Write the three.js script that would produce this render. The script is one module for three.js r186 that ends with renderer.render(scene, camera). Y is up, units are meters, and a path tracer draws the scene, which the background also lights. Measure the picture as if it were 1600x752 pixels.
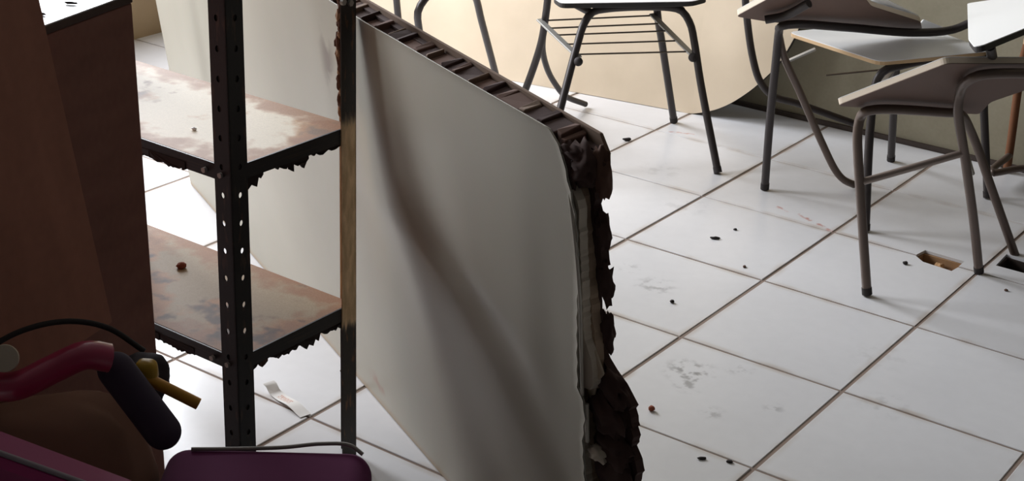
import * as THREE from 'three';
import { RoundedBoxGeometry } from 'three/addons/geometries/RoundedBoxGeometry.js';
import { mergeGeometries, mergeVertices } from 'three/addons/utils/BufferGeometryUtils.js';
import { ImprovedNoise } from 'three/addons/math/ImprovedNoise.js';
import { RectAreaLightUniformsLib } from 'three/addons/lights/RectAreaLightUniformsLib.js';

// ---------- camera, sky, light, exposure ----------
RectAreaLightUniformsLib.init();
const V = (a) => new THREE.Vector3(a[0], a[1], a[2]);
const scene = new THREE.Scene();
const camera = new THREE.PerspectiveCamera(17.968, 1600 / 752, 0.05, 60);
camera.position.set(2.2946, 1.5684, 3.9561);
camera.up.set(-0.25664, 0.91772, -0.3032);
camera.lookAt(2.2946 - 0.53533, 1.5684 - 0.39617, 3.9561 - 0.74597);
scene.add(camera);
scene.background = new THREE.Color(0.93, 0.97, 1.0);
scene.backgroundIntensity = 2.0;
const renderer = new THREE.WebGLRenderer({ antialias: true });
renderer.toneMapping = THREE.LinearToneMapping;
renderer.toneMappingExposure = 0.76;
renderer.shadowMap.enabled = true;

const WX = -1.98, WZ = -0.41, RX = 4.3, RZ = 6.3, RH = 3.0;      // room: left wall, back wall, right wall, front wall, ceiling
const WINDOWS = [[-0.15, 1.0], [1.4, 2.4]], SILL = 0.95, HEAD = 2.45; // two windows in the left wall (z ranges)
for (const [z0, z1] of WINDOWS) {                                   // daylight entering through each window
  const l = new THREE.RectAreaLight(0xf4f8ff, 30, z1 - z0 - 0.08, HEAD - SILL - 0.08);
  l.position.set(WX + 0.02, (SILL + HEAD) / 2, (z0 + z1) / 2);
  l.lookAt(WX + 3, (SILL + HEAD) / 2 , (z0 + z1) / 2);
  l.castShadow = true; scene.add(l);
}

// ---------- helpers ----------
let seed = 11;
const rnd = () => (seed = (seed * 16807) % 2147483647) / 2147483647;
const rr = (a, b) => a + (b - a) * rnd();
const NZ = new ImprovedNoise();
const fbm = (x, y, z = 0, o = 4) => { let s = 0, a = 0.5; for (let i = 0; i < o; i++) { s += a * NZ.noise(x, y, z + i * 7.3); x *= 2.03; y *= 2.03; a *= 0.5; } return s; };
const clamp = (x, a = 0, b = 1) => Math.min(b, Math.max(a, x));
const smooth = (a, b, x) => { const t = clamp((x - a) / (b - a)); return t * t * (3 - 2 * t); };
const used = {};
function numbered(n) { const k = used[n] = (used[n] ?? -1) + 1; return k ? n + '_' + String(k).padStart(3, '0') : n; }
function thing(name, label, category, base = [0, 0, 0], group) {
  const o = new THREE.Group(); o.name = numbered(name); o.position.set(...base); scene.add(o);
  o.userData = { label, category }; if (group) o.userData.group = group; return o;
}
function part(parent, name, geo, mat, label, kind) {              // geometry given in world metres, re-based on the thing
  const g = geo.clone(); let p = parent; const off = new THREE.Vector3();
  while (p && p !== scene) { off.add(p.position); p = p.parent; }
  g.translate(-off.x, -off.y, -off.z);
  const m = new THREE.Mesh(g, mat); m.name = numbered(name); m.castShadow = m.receiveShadow = true;
  if (label) m.userData.label = label; if (kind) m.userData.kind = kind;
  parent.add(m); return m;
}
function solo(name, geo, mat, label, category, group) {           // a thing that is one mesh
  geo.computeBoundingBox(); const c = geo.boundingBox, b = [(c.min.x + c.max.x) / 2, c.min.y, (c.min.z + c.max.z) / 2];
  geo.translate(-b[0], -b[1], -b[2]);
  const m = new THREE.Mesh(geo, mat); m.name = numbered(name); m.position.set(...b); m.castShadow = m.receiveShadow = true;
  m.userData = { label, category }; if (group) m.userData.group = group; scene.add(m); return m;
}
function struct(name, geo, mat) { const m = new THREE.Mesh(geo, mat); m.name = name; m.castShadow = m.receiveShadow = true; m.userData.kind = 'structure'; scene.add(m); return m; }
const box = (x0, x1, y0, y1, z0, z1) => new THREE.BoxGeometry(x1 - x0, y1 - y0, z1 - z0).translate((x0 + x1) / 2, (y0 + y1) / 2, (z0 + z1) / 2);
function tube(pts, r, tension = 0.5, seg = 7) {                   // bent tube with closed ends
  const c = new THREE.CatmullRomCurve3(pts.map(V), false, 'centripetal', tension);
  const n = Math.max(2, (pts.length - 1) * seg), g = new THREE.TubeGeometry(c, n, r, 10, false), out = [g];
  for (const t of [0, 1]) {
    const d = new THREE.CircleGeometry(r, 10), tg = c.getTangentAt(t).multiplyScalar(t ? 1 : -1), p = c.getPointAt(t);
    d.applyQuaternion(new THREE.Quaternion().setFromUnitVectors(new THREE.Vector3(0, 0, 1), tg)).translate(p.x, p.y, p.z); out.push(d);
  }
  return mergeGeometries(out);
}
function bar(a, b, w, h) {                                        // flat bar from a to b
  const A = V(a), B = V(b), g = new RoundedBoxGeometry(w, h, A.distanceTo(B), 1, Math.min(w, h) * 0.25);
  const m = new THREE.Matrix4().lookAt(B, A, new THREE.Vector3(0, 1, 0)); m.setPosition(A.add(B).multiplyScalar(0.5));
  return g.applyMatrix4(m);
}
function foot(p, q, r = 0.0126, len = 0.018) { return tube([p, V(p).lerp(V(q), len / V(p).distanceTo(V(q))).toArray()], r, 0.5, 2); }
function frameOf(o, ex, ey) {                                     // matrix with axes ex, ey, ex x ey at o
  const x = V(ex).normalize(), y = V(ey).normalize(), z = x.clone().cross(y).normalize(); y.copy(z).cross(x);
  return new THREE.Matrix4().makeBasis(x, y, z).setPosition(V(o));
}
function plate(pts, d0, d1, toward, round = 0.012, bevel = 0.001) { // flat sheet over a 3D polygon, from d0 to d1 along its normal (pointing to 'toward')
  const P = pts.map(V), n = new THREE.Vector3();
  for (let i = 0; i < P.length; i++) { const a = P[i], b = P[(i + 1) % P.length]; n.x += (a.y - b.y) * (a.z + b.z); n.y += (a.z - b.z) * (a.x + b.x); n.z += (a.x - b.x) * (a.y + b.y); }
  n.normalize(); if (n.dot(V(toward)) < 0) n.negate();
  const x = P[1].clone().sub(P[0]); x.addScaledVector(n, -x.dot(n)).normalize(); const y = n.clone().cross(x);
  const Q = P.map((p) => { const q = p.clone().sub(P[0]); return new THREE.Vector2(q.dot(x), q.dot(y)); });
  const s = new THREE.Shape(), k = Q.length;
  for (let i = 0; i < k; i++) {
    const a = Q[(i + k - 1) % k], b = Q[i], c = Q[(i + 1) % k], r = Math.min(round, a.distanceTo(b) * 0.45, c.distanceTo(b) * 0.45);
    const p = b.clone().lerp(a, r / a.distanceTo(b)), q = b.clone().lerp(c, r / c.distanceTo(b));
    i ? s.lineTo(p.x, p.y) : s.moveTo(p.x, p.y); s.quadraticCurveTo(b.x, b.y, q.x, q.y);
  }
  const g = new THREE.ExtrudeGeometry(s, { depth: d1 - d0 - 2 * bevel, bevelEnabled: true, bevelThickness: bevel, bevelSize: bevel, bevelOffset: -bevel, bevelSegments: 1, curveSegments: 4 });
  return g.translate(0, 0, d0 + bevel).applyMatrix4(new THREE.Matrix4().makeBasis(x, y, n).setPosition(P[0]));
}
function tex(w, h, fn, srgb = true) {                             // fn(u, v) -> [r, g, b] in sRGB 0..1
  const d = new Uint8Array(w * h * 4);
  for (let j = 0, k = 0; j < h; j++) for (let i = 0; i < w; i++, k += 4) { const c = fn((i + 0.5) / w, (j + 0.5) / h); d[k] = clamp(c[0]) * 255; d[k + 1] = clamp(c[1]) * 255; d[k + 2] = clamp(c[2]) * 255; d[k + 3] = 255; }
  const t = new THREE.DataTexture(d, w, h); t.magFilter = THREE.LinearFilter; t.minFilter = THREE.LinearFilter; t.wrapS = t.wrapT = THREE.RepeatWrapping;
  if (srgb) t.colorSpace = THREE.SRGBColorSpace; t.needsUpdate = true; return t;
}
function flip(g) {                                               // turn the faces round after a mirroring
  const q = g.index ? g.toNonIndexed() : g;
  for (const at of Object.values(q.attributes)) { const a = at.array, k = at.itemSize; for (let i = 0; i < at.count; i += 3) for (let c = 0; c < k; c++) { const s = a[(i + 1) * k + c]; a[(i + 1) * k + c] = a[(i + 2) * k + c]; a[(i + 2) * k + c] = s; } }
  return q;
}
const mix3 = (a, b, t) => [a[0] + (b[0] - a[0]) * t, a[1] + (b[1] - a[1]) * t, a[2] + (b[2] - a[2]) * t];
const M = (color, roughness = 0.7, metalness = 0, extra = {}) => new THREE.MeshStandardMaterial({ color, roughness, metalness, ...extra });
function planarUV(g, fu, fv) { const p = g.attributes.position, uv = new Float32Array(p.count * 2); for (let i = 0; i < p.count; i++) { uv[2 * i] = fu(p.getX(i), p.getY(i), p.getZ(i)); uv[2 * i + 1] = fv(p.getX(i), p.getY(i), p.getZ(i)); } g.setAttribute('uv', new THREE.BufferAttribute(uv, 2)); return g; }

// ---------- materials ----------
const wallTex = tex(256, 256, (u, v) => { const n = fbm(u * 9, v * 9, 3) * 0.05 + (rnd() - 0.5) * 0.02; return [0.545 + n, 0.515 + n, 0.435 + n]; });
const beigeTex = tex(128, 128, (u, v) => { const n = fbm(u * 9, v * 9, 5) * 0.05; return [0.66 + n, 0.57 + n, 0.45 + n]; });
const MAT = {
  wall: M(0xffffff, 0.85, 0, { map: wallTex }),
  wallBeige: M(0xffffff, 0.85, 0, { map: beigeTex }),
  dim: M(0x4a4846, 0.9),
  ceiling: M(0x868480, 0.9),
  plinth: M(0x3a2e27, 0.7),
  grout: M(0x8c7a6e, 0.95),
  pit: M(0xa98560, 0.95), rubble: M(0xb08a62, 0.95), rubbleDark: M(0x6b4a36, 0.95),
  tubeM: M(0x383231, 0.42, 0.35),
  tubeWorn: M(0x62544c, 0.4, 0.3),
  tubePale: M(0x8f8178, 0.4, 0.3),
  tubeRust: M(0x6d4325, 0.75, 0.1),
  rubber: M(0x2a2423, 0.8),
  wire: M(0x5d5348, 0.5, 0.5),
  galv: M(0xaeaba5, 0.4, 0.35),
  ply: M(0xc9a981, 0.7),
  plyPale: M(0xd9c9b4, 0.65),
  underWood: M(0x624b40, 0.6),
  laminate: M(0xf3f3f3, 0.3),
  band: M(0x2a2625, 0.5),
  paper: M(0xf6f5f2, 0.55),
};

// ---------- floor ----------
const T = 0.4;
const SMUDGE = [[0.90, 1.33, 0.05, 0.6], [0.93, 1.39, 0.03, 0.4], [0.61, 1.0, 0.045, 0.35], [0.98, 1.25, 0.03, 0.3], [1.03, 1.46, 0.025, 0.3], [1.12, 1.36, 0.02, 0.3], [0.5, 0.95, 0.03, 0.2], [1.3, 1.2, 0.05, 0.16], [0.4, 0.5, 0.06, 0.14], [0.2, 0.3, 0.06, 0.14], [1.2, 1.0, 0.06, 0.1]];
const RED = [[[0.04, -0.01], [0.075, -0.035], [0.11, -0.04]], [[0.60, 0.335], [0.635, 0.345]], [[0.675, 0.345], [0.715, 0.365]], [[0.745, 0.375], [0.80, 0.40]]];
const FX0 = -2.0, FZ0 = -0.45, FW = 4.4;                          // the map covers 4.4 m x 4.4 m of floor
const segd = (x, y, a, b) => { const dx = b[0] - a[0], dy = b[1] - a[1], t = clamp(((x - a[0]) * dx + (y - a[1]) * dy) / (dx * dx + dy * dy)); return Math.hypot(x - a[0] - t * dx, y - a[1] - t * dy); };
const tone = []; for (let i = 0; i < 4096; i++) tone.push(rr(-0.012, 0.012));
const floorTex = tex(1536, 1536, (u, v) => {
  const x = FX0 + u * FW, z = FZ0 + v * FW, tu = Math.floor(x / T), tv = Math.floor(z / T);
  let k = tone[((tu + 20) * 41 + tv + 20) & 4095] + fbm(x * 3, z * 3, 1, 3) * 0.03 + fbm(x * 30, z * 30, 5, 2) * 0.015;
  let c = [0.872 + k, 0.868 + k, 0.872 + k];
  const eu = Math.min(x / T - tu, 1 - (x / T - tu)) * T, ev = Math.min(z / T - tv, 1 - (z / T - tv)) * T, e = Math.min(eu, ev);
  const dirt = smooth(0.022, 0.004, e) * clamp(0.25 + fbm(x * 9, z * 9, 9, 3) * 1.6); // grime that crept out of the joints
  c = mix3(c, [0.62, 0.54, 0.46], dirt * 0.5);
  for (const [sx, sz, r, s] of SMUDGE) { const d = Math.hypot(x - sx, z - sz); if (d < r * 1.6) { const m = smooth(r * 1.5, r * 0.2, d) * smooth(-0.02, 0.28, fbm(x * 34, z * 34, 2, 5) + 0.3 * fbm(x * 150, z * 150, 3, 2)); c = mix3(c, [0.42, 0.41, 0.41], m * s); } }
  for (const l of RED) for (let i = 0; i + 1 < l.length; i++) { const d = segd(x, z, l[i], l[i + 1]); if (d < 0.012) c = mix3(c, [0.74, 0.50, 0.46], smooth(0.010, 0.001, d) * smooth(-0.12, 0.22, fbm(x * 60, z * 60, 4, 3)) * 0.8); }
  return c;
});
const tileMat = new THREE.MeshPhysicalMaterial({ map: floorTex, roughness: 0.34, clearcoat: 0.25, clearcoatRoughness: 0.22 });
const FU = (x, y, z) => (x - FX0) / FW, FV = (x, y, z) => (z - FZ0) / FW;
const HOLES = [[1.034, 1.148, 0.354, 0.436], [1.216, 1.296, 0.238, 0.328]];
{
  const s = new THREE.Shape(); s.moveTo(WX - 0.1, -(WZ - 0.1)); s.lineTo(RX, -(WZ - 0.1)); s.lineTo(RX, -RZ); s.lineTo(WX - 0.1, -RZ); s.closePath();
  for (const [x0, x1, z0, z1] of HOLES) { const h = new THREE.Path(); h.moveTo(x0, -z0); h.lineTo(x0, -z1); h.lineTo(x1, -z1); h.lineTo(x1, -z0); h.closePath(); s.holes.push(h); }
  const g = new THREE.ExtrudeGeometry(s, { depth: 0.12, bevelEnabled: false }).rotateX(-Math.PI / 2).translate(0, -0.1225, 0);
  var floor = struct('floor', g, MAT.grout);
  const GA = 0.0045, GB = 0.003, H = 0.008, BV = 0.0012, rest = [];
  const tileGeo = (x0, x1, z0, z1) => {
    const P = [], I = [], ring = (d, y) => { const b = P.length / 3; P.push(x0 + d, y, z0 + d, x0 + d, y, z1 - d, x1 - d, y, z1 - d, x1 - d, y, z0 + d); return b; };
    const a = ring(BV, 0), b0 = ring(0, -BV), c = ring(0, -H); I.push(a, a + 1, a + 2, a, a + 2, a + 3);
    for (const [p, q] of [[a, b0], [b0, c]]) for (let i = 0; i < 4; i++) { const j = (i + 1) % 4; I.push(p + i, q + i, q + j, p + i, q + j, p + j); }
    let g2 = new THREE.BufferGeometry(); g2.setAttribute('position', new THREE.Float32BufferAttribute(P, 3)); g2.setIndex(I); g2 = g2.toNonIndexed(); g2.computeVertexNormals(); return planarUV(g2, FU, FV);
  };
  const polyTile = (pts, hole) => {
    const s2 = new THREE.Shape(pts.map(([x, z]) => new THREE.Vector2(x, -z)));
    if (hole) s2.holes.push(new THREE.Path(hole.map(([x, z]) => new THREE.Vector2(x, -z))));
    const g2 = new THREE.ExtrudeGeometry(s2, { depth: H, bevelEnabled: false }).rotateX(-Math.PI / 2).translate(0, -H, 0); return planarUV(g2, FU, FV);
  };
  for (let i = -5; i < 11; i++) for (let j = -1; j < 16; j++) {
    const x0 = Math.max(i * T + GA, WX), x1 = Math.min((i + 1) * T - GA, RX), z0 = Math.max(j * T + GB, WZ), z1 = Math.min((j + 1) * T - GB, RZ), dy = rr(-0.0008, 0.0004);
    if (i > 4 || j > 6) { rest.push(tileGeo(x0, x1, z0, z1)); continue; }
    let g2; const [hx0, hx1, hz0, hz1] = HOLES[0], q = HOLES[1];
    if (i === 2 && j === 0) g2 = polyTile([[x0, z0], [x0, z1], [hx0, z1], [hx0 + 0.006, hz0], [hx1, hz0 + 0.004], [hx1, z1], [x1, z1], [x1, z0]]);
    else if (i === 2 && j === 1) g2 = polyTile([[x0, z0], [x0, z1], [x1, z1], [x1, z0], [hx1, z0], [hx1 - 0.004, hz1], [hx0 + 0.03, hz1 - 0.008], [hx0, z0]]);
    else if (i === 3 && j === 0) g2 = polyTile([[x0, z0], [x0, z1], [x1, z1], [x1, z0]], [[q[0], q[2]], [q[1], q[2] + 0.006], [q[1], q[3]], [q[0] + 0.004, q[3]]]);
    else g2 = tileGeo(x0, x1, z0, z1);
    g2.translate(0, dy, 0); part(floor, 'floor_tile', g2, tileMat);
  }
  part(floor, 'floor_tile_area', mergeGeometries(rest), tileMat, undefined, 'stuff');
  HOLES.forEach(([x0, x1, z0, z1], k) => {                         // open boxes sunk below the floor
    const t = 0.006, d = k ? -0.11 : -0.042;
    const e = 0.0008, fb = part(floor, 'floor_box', mergeGeometries([box(x0 + e, x1 - e, d - t, d, z0 + e, z1 - e), box(x0 + e, x0 + t, d, -0.009, z0 + e, z1 - e), box(x1 - t, x1 - e, d, -0.009, z0 + e, z1 - e), box(x0 + t, x1 - t, d, -0.009, z0 + e, z0 + t), box(x0 + t, x1 - t, d, -0.009, z1 - t, z1 - e)]), k ? MAT.plinth : MAT.pit, k ? 'dark box sunk in the floor' : 'brown box sunk in the floor');
    for (let i = 0; i < 8; i++) {
      const r = rr(0.010, 0.02), g2 = new THREE.IcosahedronGeometry(r, 1), p = g2.attributes.position; for (let n = 0; n < p.count; n++) { const f = 0.8 + 0.35 * NZ.noise(p.getX(n) * 90 + i, p.getY(n) * 90, p.getZ(n) * 90); p.setXYZ(n, p.getX(n) * f, p.getY(n) * f * 0.8, p.getZ(n) * f); } g2.computeVertexNormals();
      part(fb, 'rubble', g2.translate(rr(x0 + 0.02, x1 - 0.02), d + r * 0.6 + (k ? 0 : rr(0, 0.012)), rr(z0 + 0.02, z1 - 0.02)), k ? MAT.plinth : i % 3 ? MAT.rubble : MAT.rubbleDark);
    }
  });
}

// ---------- walls, ceiling, windows ----------
{
  const wt = 0.15;
  const wb = box(WX - wt, RX + wt, -0.12, RH, WZ - wt, WZ); planarUV(wb, (x) => x / 1.5, (x, y) => y / 1.5); struct('wall_back', wb, MAT.wall);
  const zs = [[WZ, WINDOWS[0][0]], [WINDOWS[0][1], WINDOWS[1][0]], [WINDOWS[1][1], RZ]];
  const wl = mergeGeometries([box(WX - wt, WX, -0.12, SILL, WZ, RZ), box(WX - wt, WX, HEAD, RH, WZ, RZ), ...zs.map(([a, b]) => box(WX - wt, WX, SILL, HEAD, a, b))]);
  planarUV(wl, (x, y, z) => z / 1.5, (x, y) => y / 1.5); struct('wall_left', wl, MAT.wallBeige);
  struct('wall_right', box(RX, RX + wt, -0.12, RH, WZ, RZ), MAT.dim);
  struct('wall_front', box(WX - wt, RX + wt, -0.12, RH, RZ, RZ + wt), MAT.dim);
  struct('ceiling', box(WX - wt, RX + wt, RH, RH + wt, WZ - wt, RZ + wt), MAT.ceiling);
  struct('baseboard_back', box(WX, RX, 0, 0.014, WZ, WZ + 0.012), MAT.plinth);
  WINDOWS.forEach(([z0, z1], k) => {
    const x0 = WX - 0.11, x1 = WX - 0.07, f = 0.04, zm = (z0 + z1) / 2;
    struct('window_' + (k + 1), mergeGeometries([box(x0, x1, SILL, SILL + f, z0, z1), box(x0, x1, HEAD - f, HEAD, z0, z1), box(x0, x1, SILL, HEAD, z0, z0 + f), box(x0, x1, SILL, HEAD, z1 - f, z1), box(x0, x1, SILL, HEAD, zm - 0.02, zm + 0.02)]), MAT.galv);
  });
  struct('ground_outside', box(WX - 6, WX - wt - 0.01, -0.4, -0.3, -4, 8), MAT.dim);
}

// ---------- round-cornered table top leaning on the back wall ----------
{
  const o = [0.004, 0.001, -0.214], d = [0.987, 0, -0.158], up = [-0.022, 0.99, -0.137], th = 0.022, s = new THREE.Shape();
  const arc = [[0, 0], [0.064, 0.02], [0.105, 0.041], [0.144, 0.069], [0.192, 0.113], [0.237, 0.166], [0.263, 0.202], [0.295, 0.272], [0.316, 0.336], [0.33, 0.42]];
  s.moveTo(-1.3, 0); s.lineTo(-0.05, 0); s.splineThru(arc.map(([x, y]) => new THREE.Vector2(x, y + 0.0))); s.bezierCurveTo(0.34, 0.6, 0.2, 0.86, -0.1, 0.86); s.lineTo(-1.3, 0.86); s.closePath();
  const s2 = s.clone(), mx = frameOf(o, d, up);
  const t = thing('table_top', 'cream round-cornered table top standing on its edge against the back wall', 'table top', [-0.4, 0, -0.17]);
  const tt = tex(256, 256, (u, v) => { const k = fbm(u * 6, v * 6, 8) * 0.06; return [0.905 + k, 0.83 + k, 0.725 + k]; });
  const face = new THREE.ExtrudeGeometry(s, { depth: 0.002, bevelEnabled: false, curveSegments: 20 }); planarUV(face, (x) => x, (x, y) => y);
  part(t, 'laminate_face', face.clone().translate(0, 0, -0.002).applyMatrix4(mx), M(0xffffff, 0.45, 0, { map: tt }));
  part(t, 'dark_edge_core', new THREE.ExtrudeGeometry(s2, { depth: th - 0.004, bevelEnabled: true, bevelThickness: 0.001, bevelSize: 0.003, bevelOffset: -0.0005, bevelSegments: 2, curveSegments: 20 }).translate(0, 0.0025, -th).applyMatrix4(mx), MAT.band, 'dark edge band');
}

// ---------- chairs ----------
const CAM = [1.2, 1.2, 3.4];
function woodSheet(t, pts, name, top, under, edge, thick, away) {  // plywood with its two faces; 'away' true = thickness grows away from the viewer
  const sh = part(t, name, plate(pts, -thick + 0.0012, -0.0012, CAM, 0.014), edge, 'pale plywood edge');
  part(sh, 'underside', plate(pts, -0.0012, 0, CAM, 0.014, 0.0003), under, 'dark wooden underside');
  part(sh, 'top_face', plate(pts, -thick, -thick + 0.0012, CAM, 0.014, 0.0003), top);
}
const R1 = 0.0115;
{ // chair tipped so that its seat shows its underside, in front at the right
  const t = thing('school_chair', 'tipped school chair nearest on the right, its brown wooden seat underside showing', 'chair', [1.15, 0, 0.5], 'metal framed school chairs');
  woodSheet(t, [[0.934, 0.48, 0.786], [1.176, 0.629, 0.782], [1.374, 0.584, 0.405], [1.231, 0.482, 0.376], [1.157, 0.438, 0.381], [1.111, 0.379, 0.314], [1.019, 0.429, 0.555]], 'seat', MAT.laminate, MAT.underWood, MAT.plyPale, 0.017);
  const u1 = [[1.039, 0.004, 0.716], [0.999, 0.214, 0.72], [0.967, 0.394, 0.724], [0.965, 0.423, 0.722], [0.967, 0.445, 0.719], [0.988, 0.468, 0.74], [1.01, 0.472, 0.719], [1.095, 0.428, 0.503], [1.11, 0.416, 0.454], [1.12, 0.338, 0.363], [1.161, 0.213, 0.31], [1.243, -0.03, 0.213]];
  const u2 = [[1.204, 0.004, 0.406], [1.189, 0.149, 0.46], [1.168, 0.334, 0.537], [1.153, 0.475, 0.6], [1.157, 0.517, 0.614], [1.19, 0.567, 0.68], [1.22, 0.591, 0.691], [1.322, 0.576, 0.515], [1.38, 0.565, 0.411]];
  const f1 = part(t, 'leg_frame', tube(u1, R1), MAT.tubeWorn), f2 = part(t, 'leg_frame', tube(u2, R1), MAT.tubeWorn);
  part(t, 'stretcher', tube([[0.988, 0.285, 0.72], [1.165, 0.354, 0.547]], 0.009), MAT.tubePale, 'stretcher with worn pale paint');
  part(t, 'brace', bar([1.11, 0.40, 0.46], [1.165, 0.27, 0.45], 0.014, 0.006), MAT.galv);
  part(f1, 'rubber_foot', foot(u1[0], u1[1]), MAT.rubber); part(f2, 'rubber_foot', foot(u2[0], u2[1]), MAT.rubber);
}
{ // chair behind it on the left, writing board hanging tilted
  const t = thing('school_chair', 'school chair with a tilted brown wooden board, left of the white seat', 'chair', [0.55, 0, 0.15], 'metal framed school chairs');
  woodSheet(t, [[0.49,0.549,0.472],[0.597,0.623,0.496],[0.772,0.681,0.414],[0.759,0.578,0.233],[0.789,0.544,0.134],[0.821,0.508,0.032],[0.807,0.468,-0.029],[0.753,0.465,0.025],[0.639,0.49,0.196],[0.535,0.524,0.375]], 'wooden_board', MAT.laminate, MAT.underWood, MAT.plyPale, 0.017);
  const rail = [[0.511,0.004,0.242],[0.528,0.241,0.289],[0.546,0.417,0.326],[0.555,0.494,0.344],[0.572,0.518,0.372],[0.6,0.525,0.354],[0.687,0.506,0.222],[0.81,0.475,0.03],[0.879,0.476,-0.071],[0.919,0.5,-0.099]];
  const lf = part(t, 'leg_frame', tube(rail, R1), MAT.tubeM); part(lf, 'rubber_foot', foot(rail[0], rail[1]), MAT.rubber);
  part(t, 'board_support', tube([[0.559,0.547,0.44],[0.602,0.561,0.421],[0.674,0.61,0.435]], R1), MAT.tubeM);
  part(t, 'curved_leg', tube([[0.547,0.48,0.326],[0.555,0.423,0.304],[0.589,0.308,0.245],[0.637,0.148,0.165],[0.667,0.062,0.12],[0.684,0.032,0.096],[0.705,0.012,0.064]], 0.0105), MAT.tubeWorn);
  part(t, 'curved_leg', tube([[0.358, 0.571, 0.186], [0.38, 0.486, 0.199], [0.419, 0.367, 0.212], [0.449, 0.302, 0.211], [0.486, 0.264, 0.196], [0.539, 0.245, 0.155], [0.693, 0.183, 0.044]], 0.0105), MAT.tubeM);
  part(t, 'white_corner_plate', plate([[0.788,0.468,-0.028],[0.798,0.495,-0.049],[0.851,0.475,-0.077]], -0.012, 0, CAM, 0.002), MAT.laminate, 'white laminated corner');
  part(t, 'lifted_laminate', plate([[0.745,0.592,0.245],[0.783,0.579,0.18],[0.812,0.513,0.023],[0.787,0.489,0.003],[0.75,0.531,0.125]], -0.012, -0.0085, CAM, 0.004), MAT.paper, 'white laminate lifting along the edge');
}
{ // upright chair with the white seat
  const t = thing('school_chair', 'school chair with white laminated seat and white writing board, behind the tipped chair', 'chair', [0.85, 0, 0.08], 'metal framed school chairs');
  const seat = [[0.821, 0.45, 0.281], [0.502, 0.45, 0.182], [0.70, 0.45, -0.17], [1.01, 0.45, -0.025]];
  const st = part(t, 'seat', plate(seat, -0.011, -0.001, [0, 1, 0], 0.03), MAT.ply, 'pale plywood edge');
  part(st, 'seat_laminate', plate(seat, -0.001, 0.0005, [0, 1, 0], 0.03, 0.0003), MAT.laminate, 'white laminate');
  const u = [[0.865, 0.004, 0.341], [0.828, 0.277, 0.307], [0.817, 0.399, 0.277], [0.828, 0.424, 0.266], [0.846, 0.43, 0.226], [0.937, 0.43, -0.017], [0.955, 0.421, -0.06], [0.967, 0.395, -0.085], [0.987, 0.241, -0.113], [1.032, 0.004, -0.119]];
  const lf = part(t, 'leg_frame', tube(u, R1), MAT.tubeM); part(lf, 'rubber_foot', foot(u[0], u[1]), MAT.rubber); part(lf, 'rubber_foot', foot(u[9], u[8]), MAT.rubber);
  const bl = [[0.76, 0.43, 0.02], [0.72, 0.2, -0.12], [0.692, 0.004, -0.226]];
  part(part(t, 'leg', tube(bl, R1), MAT.tubeM), 'rubber_foot', foot(bl[2], bl[1]), MAT.rubber);
  part(t, 'rack_bar', bar([0.829, 0.415, 0.205], [0.815, 0.355, 0.285], 0.016, 0.006), MAT.galv);
  part(t, 'rack_bar', bar([0.60, 0.425, 0.20], [0.545, 0.39, 0.24], 0.016, 0.006), MAT.galv);
  part(t, 'rack_wire', tube([[0.56, 0.30, 0.02], [0.75, 0.335, -0.1]], 0.003), MAT.wire);
  const wp = [[0.90, 0.549, -0.09], [1.174, 0.659, 0.663], [1.232, 0.681, 0.791], [1.251, 0.688, 0.791], [1.278, 0.693, 0.613], [1.317, 0.7, 0.335], [1.25, 0.669, -0.05]];
  const wb = part(t, 'writing_board', plate(wp, -0.014, -0.001, [0, 1, 0], 0.02), MAT.band, 'dark board edge');
  part(wb, 'writing_board_face', plate(wp, -0.001, 0.001, [0, 1, 0], 0.02, 0.0003), MAT.paper, 'white board face');
  part(t, 'board_post', tube([[1.25, 0.675, 0.74], [1.125, 0.44, 0.25], [1.0, 0.43, -0.02]], R1), MAT.tubeM);
}
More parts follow.
